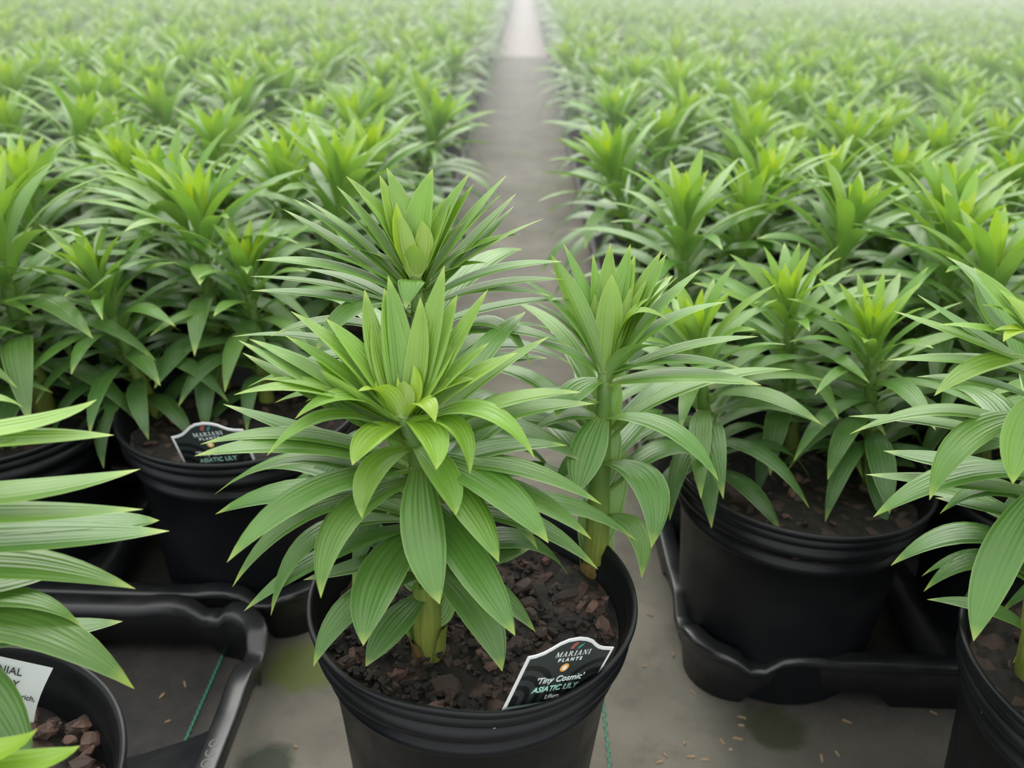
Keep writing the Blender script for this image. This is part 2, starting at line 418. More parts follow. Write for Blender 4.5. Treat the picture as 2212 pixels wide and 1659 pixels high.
def soil_mesh(seed, nr, na, zb=.152, amp=.004, slope=0.0):
    r = random.Random(seed)
    ph = [(r.uniform(20, 90), r.uniform(0, 6.28), r.uniform(0, 6.28)) for _ in range(9)]
    V = [(0, 0, zb)]; F = []
    for i in range(1, nr + 1):
        rr = .0905 * i / nr
        for k in range(na):
            a = 2 * math.pi * k / na; x, y = rr * math.cos(a), rr * math.sin(a)
            z = zb - slope * y + amp * sum(math.sin(f * (x * math.cos(p) + y * math.sin(p)) + q) for f, p, q in ph) / 4 + r.uniform(-1, 1) * amp * .3
            V.append((x, y, z))
    for k in range(na):
        F.append((0, 1 + k, 1 + (k + 1) % na))
        for i in range(nr - 1):
            a = 1 + i * na; b = a + na; k2 = (k + 1) % na
            F.append((a + k, b + k, b + k2, a + k2))
    return mesh('soil', V, F, M_SOIL)
POT_HI = pot_mesh(96, True); POT_MID = pot_mesh(48, True); POT_LO = pot_mesh(20)
SOIL_MID = soil_mesh(5, 8, 28); SOIL_LO = soil_mesh(6, 3, 12)
CHIPS = []
for q in range(8):
    r = random.Random(40 + q); mb = MB()
    a, b_, c_ = .0042 * r.uniform(.8, 1.9), .0034 * r.uniform(.7, 1.2), .0016 * r.uniform(.7, 1.4)
    ring = []
    for lev, sc_ in ((-1, .75), (0, 1.0), (1, .7)):
        for k in range(7):
            an = 2 * math.pi * k / 7 + r.uniform(-.25, .25); s_ = sc_ * r.uniform(.72, 1.12)
            ring.append((a * s_ * math.cos(an), b_ * s_ * math.sin(an), c_ * lev + r.uniform(-.3, .3) * c_))
    V = ring; F = [tuple(range(6, -1, -1)), tuple(range(14, 21))]
    for l in range(2):
        for k in range(7): F.append((l * 7 + k, l * 7 + (k + 1) % 7, l * 7 + 7 + (k + 1) % 7, l * 7 + 7 + k))
    CHIPS.append(mesh('bark_chip', V, F, M_BARK, smooth=False))
def chips(soil, r, n, ztop, keep=None, big=1.0):
    for _ in range(n):
        for _try in range(30):
            rr = .088 * math.sqrt(r.random()); a = r.uniform(0, 6.283)
            x, y = rr * math.cos(a), rr * math.sin(a)
            if keep is None or keep(x, y): break
        o = ob('bark_chip', r.choice(CHIPS), soil, (x, y, ztop + r.uniform(-.001, .004)))
        o.rotation_euler = (r.uniform(-.6, .6), r.uniform(-.6, .6), r.uniform(0, 6.28)); s_ = r.uniform(.55, 1.45) * big; o.scale = (s_, s_, s_)

# ------------------------------------------------------------------ ground
fl = MB(); fl.box((0, 12, -.01), (16, 14, .01)); floor = tag(ob('floor', fl.me('floor', M_FLOOR)), kind='structure')
pa = MB(); pa.box((-.02, 14.0, .0004), (0.62, 8.3, .0004)); tag(ob('path', pa.me('path', M_PATH)), kind='structure')
def thread(x, y0, y1, w):
    mb = MB(); n = 160
    for i in range(n):
        y = y0 + (y1 - y0) * i / n; h = (y1 - y0) / n
        mb.box((x + .0002 * (1 if i % 2 else -1), y + h / 2, .0006), (w * .42, h * .55, .0006), Matrix.Rotation(.18 * (1 if i % 2 else -1), 3, 'Z'))
    ob('green_thread', mb.me('green_thread', M_THREAD), floor)
thread(-.233, .20, .62, .0022); thread(.080, .20, .95, .0022)

# ------------------------------------------------------------------ trays
def tray_meshes(wx, wy, ncx, ncy, flare=.016, yw=None):
    """rim, wall and webs of an open-bottomed carry tray; origin at its near left corner on the ground"""
    rc = .045; H = .052; path = []
    def arc(cx, cy, a0):
        for k in range(9):
            a = a0 + R(90) * k / 8; path.append((cx + rc * math.cos(a), cy + rc * math.sin(a), math.cos(a), math.sin(a), True))
    def line(x0, y0, x1, y1, nx, ny, cells):
        L = math.hypot(x1 - x0, y1 - y0); n = max(8, int(L / .012))
        for k in range(1, n): path.append((x0 + (x1 - x0) * k / n, y0 + (y1 - y0) * k / n, nx, ny, False))
    arc(rc, rc, R(180)); line(rc, 0, wx - rc, 0, 0, -1, ncx)
    arc(wx - rc, rc, R(270)); line(wx, rc, wx, wy - rc, 1, 0, ncy)
    arc(wx - rc, wy - rc, 0); line(wx - rc, wy, rc, wy, 0, 1, ncx)
    arc(rc, wy - rc, R(90)); line(0, wy - rc, 0, rc, -1, 0, ncy)
    def zt(x, y):
        d = min(math.hypot(x - cx, y - cy) for cx in (0, wx) for cy in (0, wy))
        k = math.exp(-((d - .052) / .014) ** 4); k2 = math.exp(-((d - .085) / .018) ** 4)
        return H - .010 * k + .003 * k2
    def zb(x, y, nx, ny):
        s_ = x / wx * ncx if abs(ny) > .9 else y / wy * ncy
        f = s_ - math.floor(s_); e = min(f, 1 - f)
        if abs(nx) < .9 and abs(ny) < .9: return 0.0
        return .015 * max(0, min(1, (e - .22) / .05))
    def sweep(prof):
        V = []; F = []; n = len(path); m_ = len(prof)
        for (x, y, nx, ny, c) in path:
            t_, b_ = zt(x, y), zb(x, y, nx, ny)
            for (o_, kind, dz) in prof: V.append((x + nx * o_, y + ny * o_, (t_ if kind else b_) + dz))
        for i in range(n):
            k = (i + 1) % n
            for j in range(m_ - 1): F.append((i * m_ + j, k * m_ + j, k * m_ + j + 1, i * m_ + j + 1))
        return V, F
    rimV, rimF = sweep([(-.001, 1, -.010), (.0015, 1, -.009), (.004, 1, -.004), (.0035, 1, -.0008), (.001, 1, .0003), (-.010, 1, .0003), (-.0125, 1, -.002), (-.0135, 1, -.008)])
    walV, walF = sweep([(-.0015, 1, -.009), (-.006, 0, 0), (-.0095, 0, 0), (-.0130, 1, -.007)])
    web = MB()
    def strip(p0, p1):
        n = 16; d = np.array(p1) - np.array(p0); L = np.linalg.norm(d); d /= L; s_ = np.array([-d[1], d[0]]); V = []; F = []
        for i in range(n + 1):
            f = i / n; e = abs(2 * f - 1); hw = .010 + flare * max(0, (e - .45) / .55) ** 2
            p = np.array(p0) + d * L * f; zz = H - .003 - .006 * (1 - e ** 4)
            V += [(*(p - s_ * (hw + .002)), zz - .014), (*(p - s_ * hw), zz), (*(p + s_ * hw), zz), (*(p + s_ * (hw + .002)), zz - .014)]
        for i in range(n):
            for j in range(3): F.append((i * 4 + j, i * 4 + 4 + j, i * 4 + 5 + j, i * 4 + 1 + j))
        web.add(V, F)
    webs = []
    for i in range(1, ncy): web = MB(); fy = wy * (yw if yw else i / ncy); strip((.004, fy), (wx - .004, fy)); webs.append(web.me('web', M_TRAY, smooth=True))
    for i in range(1, ncx): web = MB(); strip((wx * i / ncx, .004), (wx * i / ncx, wy - .004)); webs.append(web.me('web', M_TRAY, smooth=True))
    return mesh('rim', rimV, rimF, M_TRAY), mesh('wall', walV, walF, M_TRAY), webs
PX = .207
TR_A = tray_meshes(2 * PX, 3 * PX, 2, 3)
def tray(meshes, x, y, label, group='trays holding the lily pots'):
    t_ = thing('nursery_tray', label, 'tray', (x, y, 0), group)
    ob('rim', meshes[0], t_); ob('wall', meshes[1], t_)
    for w_ in meshes[2]: ob('web', w_, t_)
    return t_
ORD = ['first', 'second', 'third', 'fourth', 'fifth', 'sixth', 'seventh', 'eighth', 'ninth', 'tenth', 'eleventh', 'twelfth', 'thirteenth', 'fourteenth',
       'fifteenth', 'sixteenth', 'seventeenth', 'eighteenth', 'nineteenth', 'twentieth', 'twenty-first', 'twenty-second', 'twenty-third', 'twenty-fourth', 'twenty-fifth', 'twenty-sixth']
RX0, RY0, LX0, LY0 = .228, .585, -.231, .652
for i in range(8):
    tray(TR_A, RX0 - PX / 2 + .020, RY0 - PX / 2 + .024 + i * (3 * PX + .002), f'black plastic pot tray along the right edge of the aisle, {ORD[i]} from the front')
    tray(TR_A, LX0 + PX / 2 - 2 * PX - .022, LY0 - PX / 2 + i * (3 * PX + .002) + .012, f'black plastic pot tray along the left edge of the aisle, {ORD[i]} from the front')
TR_F = tray_meshes(.40, .362, 2, 2, .034, .54)
ft = tray(TR_F, -.586, .190, 'half-empty black tray at lower left with ground fabric showing through its open cell')

def text_mesh(body, size, m, align='LEFT', shear=0.0, extrude=.00012, spacing=1.0, bold=0.0):
    cu = bpy.data.curves.new('lettering', 'FONT'); cu.body = body; cu.size = size; cu.align_x = align; cu.shear = shear
    cu.extrude = extrude; cu.space_character = spacing; cu.offset = bold
    o = bpy.data.objects.new('lettering', cu); COL.objects.link(o)
    bpy.context.view_layer.update()
    me = bpy.data.meshes.new_from_object(o.evaluated_get(bpy.context.evaluated_depsgraph_get()))
    bpy.data.objects.remove(o); bpy.data.curves.remove(cu)
    me.materials.clear(); me.materials.append(m); return me
em = ob('embossed_lettering', text_mesh('OCO', .009, M_TRAY, 'CENTER', extrude=.00015, spacing=1.25), ft, (.3985, .212, .0523)); em.rotation_euler = (0, 0, R(90))

# ------------------------------------------------------------------ potted lilies
GROUP = 'potted lilies'
def potted(name, label, x, y, pot_me, soil_me, rot=0.0, group=GROUP):
    t_ = thing('potted_lily', label, 'potted plant', (x, y, 0), group)
    p = ob('pot', pot_me, t_); p.rotation_euler.z = rot
    s_ = ob('soil', soil_me, t_)
    return t_, s_
def add_shoot(root, kind, loc, quat, scale, near=True):
    st, lv = kind
    s_ = ob('lily_shoot', st, root, loc); s_.rotation_mode = 'QUATERNION'; s_.rotation_quaternion = quat; s_.scale = (scale,) * 3
    if near:
        for me in lv: ob('leaf', me, s_)
    else:
        tag(ob('foliage', lv, s_), kind='stuff')
    return s_
def sheath(shoot, P, r_, rr):
    """papery scales clasping the foot of a shoot, pot-local"""
    for k in range(3):
        a = r_.uniform(-2.6, -.5) + k * 2.0; V = []; F = []
        hgt = r_.uniform(.014, .026)
        for i in range(5):
            f = i / 4; z = -.004 + hgt * f; ra = rr * (1.12 + .16 * f * f)
            for j in range(5):
                an = a + (j / 4 - .5) * 1.5 * (1 - .55 * f ** 2); V.append((P[0] + ra * math.cos(an), P[1] + ra * math.sin(an), P[2] + z))
        for i in range(4):
            for j in range(4): q = i * 5 + j; F.append((q, q + 1, q + 6, q + 5))
        ob('basal_sheath', mesh('basal_sheath', V, F, M_SHEATH if k == 0 else M_STEM), shoot)

def traced(root, origin, S, leaves, fill, seed, r0=.0092):
    """a shoot whose leaves follow the photograph: S = stem points (world), leaves = (h, mid px, tip px, width cm, toward cm, youth, front)"""
    r = random.Random(seed); O = np.asarray(origin)
    S = [np.asarray(p) for p in S]
    cum = np.cumsum([0] + [np.linalg.norm(S[i + 1] - S[i]) for i in range(len(S) - 1)]); cum /= cum[-1]
    def sp_(h): return np.array([np.interp(h, cum, [p[k] for p in S]) for k in range(3)])
    P = [sp_(h) - O for h in np.linspace(0, 1, 9)]; P[0] = P[0] - np.array([0, 0, .008])
    st = ob('lily_shoot', stem_mesh(P, r0, .0040, seg=14), root)
    for L in leaves:
        h, (mx_, my_), (tx_, ty_), w, tow, yth = L[:6]; front = L[6] if len(L) > 6 else None
        B = sp_(h)
        T = near_ray(tx_, ty_, B, tow / 100)
        L3 = np.linalg.norm(T - B)
        bx0, by0, _ = project(B)
        d1 = math.hypot(mx_ - bx0, my_ - by0); d2 = math.hypot(tx_ - mx_, ty_ - my_)
        tm = min(.72, max(.30, d1 / max(d1 + d2, 1e-6)))
        Mm = near_ray(mx_, my_, B * (1 - tm) + T * tm, .05 * L3)
        Cc = (Mm - (1 - tm) ** 2 * B - tm * tm * T) / (2 * tm * (1 - tm)); Mm = .25 * B + .5 * Cc + .25 * T
        rad = T - B
        if front is not None: rad = np.array([0.25 * rad[0], -.03 * front, 0])
        elif math.hypot(rad[0], rad[1]) < .012: rad = np.array([rad[0], math.copysign(.012, rad[1] + 1e-9), 0])
        rh = np.array([rad[0], rad[1], 0]); rh /= np.linalg.norm(rh)
        B = B + rh * .004
        curl = (.26 if yth > .45 else -.10) + r.uniform(-.08, .08)
        V, F, UV = leaf_geo(B - O, Mm - O, T - O, w / 100, rad, 14, 8, curl, r.uniform(-.15, .15))
        ob('leaf', mesh('leaf', V, F, M_LEAF, UV, yth), st)
    for (h, az, u) in fill:
        V, F, UV = proc_leaf(r, u, R(az), sp_(h) - O, 10, 6)
        ob('leaf', mesh('leaf', V, F, M_LEAF, UV, youth_of(u, r)), st)
    b0 = S[0] - O; sheath(st, b0, r, r0)
    return st

# --- the pot standing in the aisle
HX, HY = -.0195, .4201
POT_HERO = pot_mesh(128, True, dent=R(-98)); SOIL_HERO = soil_mesh(11, 22, 72, .154, .0035, .03)
hero, hs = potted('potted_lily', 'black pot of three tall lilies standing alone in the aisle in front', HX, HY, POT_HERO, SOIL_HERO)
HO = (HX, HY, 0)
sA0 = at_z(926, 1398, .155); sA1 = at_y(906, 985, .393); sA2 = at_y(868, 895, .388)
A = [ # h, mid, tip, width, toward, youth, front
 (1.0, (832, 838), (823, 790), 1.25, -.6, .95), (1.0, (808, 832), (803, 810), .45, -.3, .95), (1.0, (862, 840), (858, 816), .35, -.2, 1),
 (1.0, (872, 852), (871, 822), 1.15, .4, .85, 1), (1.0, (901, 832), (894, 788), .75, 0, .9), (.99, (820, 845), (773, 845), 1.25, .9, .85, 1),
 (.98, (862, 800), (850, 712), 1.65, -1.2, .62), (.98, (822, 765), (805, 676), 1.4, -1.2, .62), (.98, (905, 745), (908, 642), 1.45, -1.2, .6),
 (.96, (845, 720), (830, 622), 1.6, -1.5, .55), (.96, (805, 725), (788, 625), 1.5, -1.6, .5), (.95, (858, 700), (838, 595), 1.5, -1.8, .48),
 (.95, (935, 690), (960, 573), 1.6, -1.8, .5), (.96, (945, 742), (988, 637), 1.7, -1.4, .55), (.95, (985, 740), (1054, 625), 1.5, -1.6, .5),
 (.98, (940, 805), (989, 736), 1.6, -.6, .62), (.97, (980, 805), (1057, 740), 1.5, -.6, .6), (.96, (1005, 822), (1118, 762), 1.5, -.5, .55),
 (.99, (955, 838), (1032, 818), 1.3, .2, .62), (.9, (1060, 800), (1186, 727), 1.4, -1.8, .4),
 (.97, (780, 775), (704, 688), 1.7, -1.2, .6), (.96, (745, 765), (628, 672), 1.7, -1.5, .52), (.96, (730, 800), (616, 725), 1.4, -1, .55),
 (.98, (790, 825), (716, 753), 1.4, -.6, .62), (.98, (765, 845), (681, 778), 1.25, -.2, .62), (.98, (785, 870), (691, 799), 1.1, .5, .7, 1),
 (.92, (680, 795), (538, 732), 1.6, -1.8, .42), (.9, (650, 805), (515, 735), 1.6, -1.6, .38), (.88, (640, 820), (524, 762), 1.7, -1.8, .38),
 (.95, (700, 838), (568, 819), 1.35, -.4, .52), (.93, (660, 838), (505, 853), 1.4, 0, .5), (.96, (730, 858), (637, 905), 1.35, 1.4, .58), (.9, (705, 900), (576, 985), 1.4, 1.6, .5),
 (.78, (630, 953), (420, 985), 1.9, .4, .3), (.78, (600, 930), (432, 960), 1.6, -.5, .3), (.76, (625, 915), (482, 873), 1.9, -1.4, .2),
 (.97, (812, 935), (761, 1005), 1.7, 2.0, .68), (.99, (918, 925), (942, 1015), 1.7, 2.2, .72), (1.0, (915, 868), (940, 912), 1.25, 1.8, .8),
 (.97, (975, 915), (1015, 1025), 1.5, 1.8, .65), (.95, (1045, 892), (1155, 990), 1.8, 1.4, .6),
 (.87, (815, 1010), (782, 1120), 1.7, 2.2, .5), (.88, (945, 1010), (985, 1113), 1.8, 2.2, .55),
 (.80, (912, 1130), (950, 1305), 2.25, 2.2, .3), (.83, (1000, 1070), (1078, 1215), 2.0, 2.2, .4), (.84, (1075, 1050), (1185, 1173), 2.4, 1.6, .38),
 (.67, (1020, 1215), (1113, 1373), 2.4, 2.4, .25), (.42, (1020, 1295), (1085, 1450), 2.4, 2.2, .12), (.56, (835, 1215), (785, 1395), 2.6, 2.6, .22),
 (.75, (745, 1110), (693, 1292), 2.0, 2.4, .3), (.79, (630, 1075), (490, 1215), 2.0, 1.2, .3), (.68, (615, 1130), (502, 1268), 1.6, .8, .2),
 (.56, (645, 1225), (527, 1320), 1.5, .5, .15), (.58, (650, 1175), (585, 1330), 1.6, 1.0, .2), (.36, (750, 1310), (677, 1440), 1.9, 1.4, .1),
 (.26, (850, 1345), (790, 1440), 2.0, 1.4, .1), (.44, (760, 1218), (655, 1253), 1.5, -.6, .08), (.74, (1165, 1075), (1278, 1165), 2.0, .6, .22),
 (.80, (1140, 1010), (1300, 1090), 1.9, -.2, .25), (.62, (1170, 1135), (1292, 1230), 1.9, .2, .12), (.40, (1095, 1290), (1157, 1365), 1.9, .6, .12),
 (.44, (1060, 1200), (1145, 1185), 1.6, -1, .05), (.88, (1130, 850), (1255, 847), 1.4, .2, .42), (.84, (1130, 880), (1284, 872), 1.7, -.2, .3),
 (.76, (1090, 955), (1225, 962), 1.9, -1.2, .12), (.70, (1080, 1000), (1200, 1040), 1.9, -1.5, .1)]
FILL = [(.45, 60, .25), (.5, 110, .3), (.4, 20, .2), (.55, 150, .35), (.62, 75, .42), (.68, 35, .45), (.7, 130, .48), (.78, 95, .55), (.35, 95, .15), (.6, 170, .4), (.3, 140, .1), (.82, 60, .6), (.5, 5, .3), (.66, 185, .42)]
A = [(*q[:3], q[3] * (.86 if q[2][1] < 760 else 1), *q[4:]) for q in A]
A += [(.05, (905, 1360), (885, 1300), 1.7, .7, .5, 1), (.12, (945, 1330), (968, 1275), 1.5, .6, .5, 1), (.35, (905, 1250), (890, 1180), 1.6, .3, .4, 1)]
traced(hero, HO, [sA0, sA1, sA2], A, FILL, 1)
yB = .478
sB0 = np.array([at_y(935, 900, yB)[0], yB, .150]); sB2 = at_y(897, 592, yB)
B_ = [(.99, (894, 552), (892, 527), 1.35, 1.0, .8, 1), (1, (872, 520), (866, 463), 1.25, .2, .95, 1), (1, (860, 500), (857, 437), 1.1, -.2, .95), (1, (916, 520), (910, 475), 1.2, .2, .98, 1),
 (.97, (872, 450), (835, 362), 1.5, -1.6, .45), (.98, (848, 465), (820, 378), 1.5, -1.2, .58), (.97, (908, 460), (935, 365), 1.7, -1.4, .52), (.96, (820, 465), (747, 380), 1.3, -1.2, .48),
 (.96, (800, 480), (727, 402), 1.3, -.6, .45), (.99, (840, 505), (785, 423), 1.0, 0, .6), (.98, (815, 525), (737, 445), 1.0, .3, .55), (.95, (770, 505), (655, 428), 1.2, -.4, .38),
 (.94, (765, 515), (634, 430), 1.3, -.6, .36), (.93, (755, 535), (612, 452), 1.5, -.8, .32), (.97, (825, 555), (740, 537), 1.2, .6, .55), (.95, (770, 562), (650, 535), 1.25, .2, .42),
 (.93, (720, 570), (553, 562), 1.4, .3, .36), (.9, (705, 610), (540, 597), 1.2, .4, .3), (.88, (710, 635), (543, 628), 1.3, .2, .28), (.78, (690, 690), (584, 727), 1.3, .8, .22),
 (.9, (775, 655), (680, 765), 1.9, 2.2, .22), (.96, (960, 468), (1018, 370), 1.4, -1.2, .48), (.98, (938, 495), (976, 420), 1.6, -1, .58), (.97, (968, 490), (1023, 398), 1.3, -.6, .5),
 (.96, (1005, 475), (1095, 378), 1.2, -1, .45), (.96, (998, 498), (1083, 420), 1.1, -.4, .45), (.94, (1010, 520), (1115, 418), 1.5, -1.2, .34), (.93, (1005, 545), (1110, 445), 1.5, -1.2, .32),
 (.98, (950, 540), (1003, 480), 1.1, .2, .6), (.95, (1050, 528), (1175, 472), 1.1, 0, .42), (.96, (1010, 540), (1127, 505), 1.1, .3, .48), (.95, (980, 578), (1055, 568), .95, 1, .58),
 (.92, (1060, 580), (1215, 565), 1.35, 0, .34), (.9, (1080, 608), (1218, 603), 1.3, .2, .3), (.9, (1075, 620), (1190, 640), 1.2, .5, .25), (.76, (1075, 695), (1148, 792), 1.9, 1.8, .22),
 (.95, (893, 604), (876, 668), 1.6, 2.2, .45), (.8, (1100, 705), (1235, 750), 1.8, .2, .2), (.66, (1080, 770), (1184, 774), 1.7, 0, .12), (.84, (1080, 655), (1240, 645), 1.5, 0, .22),
 (.7, (660, 722), (502, 727), 1.2, .2, .16), (.66, (1080, 740), (1240, 790), 1.8, .4, .1), (.6, (740, 760), (620, 800), 1.8, .8, .1), (.88, (760, 600), (650, 580), 1.5, -.8, .22)]
traced(hero, HO, [sB0, (sB0 + sB2) / 2 + np.array([.002, 0, 0]), sB2], B_, FILL + [(.4, 200, .2), (.45, 250, .22), (.42, 310, .2), (.55, 340, .3), (.55, 225, .3)], 2)
yC = .470
sC0 = at_z(1286, 1236, .153); sC1 = at_y(1297, 1010, yC); sC2 = at_y(1304, 890, yC); sC3 = at_y(1306, 800, yC)
C_ = [(.97, (1318, 680), (1322, 592), 1.65, 1.0, .75, 1), (1, (1258, 670), (1248, 628), 1.0, .2, .85, 1), (1, (1288, 675), (1285, 634), .9, .3, .88, 1), (1, (1352, 675), (1363, 620), .9, .2, .88, 1),
 (.96, (1262, 620), (1216, 525), 1.1, -1.2, .45), (.96, (1245, 660), (1190, 550), 1.3, .6, .5, 1), (.97, (1235, 630), (1187, 582), .7, -.4, .5), (.98, (1287, 630), (1281, 548), .9, -1, .55),
 (.97, (1312, 615), (1319, 525), 1.3, -1.4, .5), (.97, (1342, 615), (1362, 527), 1.3, -1.2, .5), (.98, (1350, 635), (1372, 550), 1.2, -.8, .58), (.96, (1385, 630), (1430, 540), 1.3, -1.2, .5),
 (.97, (1392, 640), (1440, 547), 1.2, -.6, .48), (.98, (1368, 665), (1398, 605), .9, 0, .65), (.98, (1390, 665), (1445, 592), .9, 0, .55), (.97, (1405, 660), (1465, 597), .7, .2, .5),
 (.95, (1425, 655), (1515, 580), 1.6, -.4, .42), (.93, (1445, 685), (1572, 652), 1.7, -.2, .36), (.95, (1392, 672), (1443, 692), .9, 1.4, .6), (.98, (1372, 668), (1408, 642), .7, .6, .7),
 (.86, (1470, 748), (1638, 727), 1.35, .2, .32), (.88, (1470, 772), (1602, 797), 1.35, .4, .28), (.84, (1355, 765), (1440, 748), 1.3, 1.6, .5, 1), (.84, (1480, 803), (1645, 832), 2.3, 1.0, .35),
 (.85, (1255, 830), (1200, 900), 1.9, 1.8, .32), (.71, (1275, 955), (1247, 1067), 2.2, 2.2, .28), (.71, (1445, 920), (1553, 1040), 2.1, 1.8, .34), (.53, (1372, 1010), (1407, 1184), 2.4, 2.4, .22),
 (.29, (1352, 1120), (1386, 1249), 1.8, 2, .3), (.94, (1205, 655), (1120, 600), 1.2, .4, .34), (.9, (1225, 695), (1160, 655), 1.1, .2, .26), (.88, (1235, 758), (1153, 737), 1.5, .8, .34),
 (.70, (1215, 890), (1145, 935), 2.0, -.4, .14), (.76, (1225, 850), (1150, 840), 1.8, -.8, .14), (.55, (1235, 990), (1200, 1050), 1.8, -.6, .12)]
FILC = [(.55, 60, .35), (.5, 120, .3), (.62, 95, .42), (.7, 40, .5), (.7, 140, .5), (.8, 75, .6), (.45, 30, .25), (.8, 110, .6), (.88, 60, .7), (.86, 130, .68), (.75, 10, .55), (.42, 150, .2)]
C_ = [(min(1, q[0] * 1.14), *q[1:]) for q in C_]
C_ += [(.12, (1322, 1075), (1352, 975), 1.9, .6, .45, 1), (.02, (1276, 1150), (1262, 1075), 1.8, .6, .45, 1), (.35, (1282, 1000), (1262, 930), 1.7, .4, .35, 1), (.70, (1320, 880), (1338, 820), 1.5, .4, .5, 1), (.6, (1288, 900), (1275, 850), 1.5, .4, .45, 1), (.45, (1312, 985), (1335, 915), 1.7, .5, .45, 1), (.0, (1300, 1190), (1322, 1150), 1.7, .6, .5, 1)]
traced(hero, HO, [sC0, sC1, sC2, sC3], C_, FILC, 3, .0092)
rr_ = random.Random(21)
chips(hs, rr_, 120, .1535, None, .95)
for (px, py, s_, rz) in ((958, 1480, 2.3, .1), (940, 1528, 1.6, .8), (1130, 1265, 1.7, .6), (1222, 1287, 1.7, .3), (1255, 1280, 1.6, 1.2), (1305, 1350, 1.7, 1.5), (1115, 1390, 1.6, 1.0), (1165, 1365, 1.3, .4), (1148, 1325, 1.2, 2), (800, 1455, 1.2, 0), (745, 1430, 1.4, .5), (1080, 1475, 1.2, 2.2), (1090, 1400, 1.8, .3), (1140, 1300, 1.4, .2), (1280, 1310, 1.3, .9)):
    P = at_z(px, py, .157); o = ob('bark_chip', rr_.choice(CHIPS), hs, (P[0] - HX, P[1] - HY, .1565)); o.scale = (s_, s_, s_); o.rotation_euler = (.2, -.15, rz)
mb = MB(); r = random.Random(22)
for _ in range(900):
    q = .087 * math.sqrt(r.random()); a = r.uniform(0, 6.283); s_ = r.uniform(.0006, .0018)
    mb.box((q * math.cos(a), q * math.sin(a), .1545 - .03 * q * math.sin(a) + r.uniform(-.001, .0028)), (s_ * r.uniform(.6, 2.2), s_, s_ * .7), Matrix.Rotation(r.uniform(0, 3), 3, 'Z') @ Matrix.Rotation(r.uniform(-.7, .7), 3, 'X'))
tag(ob('soil_crumbs', mb.me('soil_crumbs', M_SOIL), hs), kind='stuff')

# --- left front pot (cut by the frame) and right front pot
lb, lbs = potted('potted_lily', 'black pot in the half-empty tray at the lower left corner, white label inside', -.2737, .2610, POT_HI, soil_mesh(12, 14, 48, .150, .005, .05), 1.0)
LO = (-.2737, .2610, 0)
sD0 = np.array([-.285, .292, .152]); sD1 = np.array([-.287, .293, .345])
D_ = [(1, (110, 905), (209, 863), 1.4, 0, .62), (.97, (100, 945), (246, 940), 1.6, .4, .55), (.88, (120, 1042), (303, 1013), 2.0, .3, .42), (.82, (120, 1100), (309, 1100), 2.0, .8, .42),
 (.74, (180, 1148), (366, 1147), 2.3, .6, .22), (.75, (250, 1120), (344, 1124), 2.0, -.6, .2), (.62, (110, 1215), (293, 1272), 2.4, 1.4, .38), (.52, (95, 1295), (175, 1353), 1.7, 1.4, .25),
 (.44, (160, 1350), (265, 1342), 1.9, .3, .12), (.5, (140, 1375), (290, 1488), 2.7, 1.6, .18), (.5, (10, 1530), (66, 1680), 2.2, 2.0, .15), (.96, (-30, 960), (47, 944), 1.4, 1.4, .75), (.9, (-30, 860), (50, 880), 1.3, -1, .5),
 (.6, (60, 1240), (160, 1220), 1.9, -.8, .08), (.8, (-60, 900), (60, 950), 1.6, -1, .2)]
traced(lb, LO, [sD0, sD1], D_, [(h, a, u) for h, a, u in zip([.3, .4, .45, .5, .55, .6, .65, .7, .75, .8, .85, .9, .95, .98, 1, .35, .5, .66], [100, 200, 150, 250, 120, 175, 220, 95, 140, 265, 190, 110, 230, 150, 90, 280, 60, 300], [.1, .15, .22, .3, .36, .42, .48, .52, .58, .64, .7, .76, .85, .92, 1, .12, .3, .5])], 4)
sE0 = np.array([-.300, .222, .152]); sE1 = np.array([-.303, .216, .325])
traced(lb, LO, [sE0, sE1], [(.55, (0, 1625), (82, 1573), 1.7, 2.5, .72), (.5, (80, 1650), (173, 1611), 1.8, 2.5, .72)],
       [(h, a, u) for h, a, u in zip([.4, .5, .55, .6, .65, .7, .75, .8, .85, .9, .95, 1, .45], [200, 150, 250, 120, 175, 220, 140, 265, 190, 110, 230, 150, 100], [.2, .3, .36, .42, .48, .52, .58, .64, .7, .76, .85, .92, .2])], 5)
chips(lbs, random.Random(23), 60, .152, lambda x, y: x > -.03, 1.1)
for (px, py, s_, rz) in ((195, 1592, 1.9, .5), (175, 1645, 1.7, .2), (200, 1550, 1.4, 1.2), (160, 1565, 1.3, 0), (178, 1555, 1.5, .8)):
    P = at_z(px, py, .155); o = ob('bark_chip', CHIPS[int(s_ * 10) % 8], lbs, (P[0] - LO[0], P[1] - LO[1], .153)); o.scale = (s_, s_, s_); o.rotation_euler = (.35, -.1, rz)

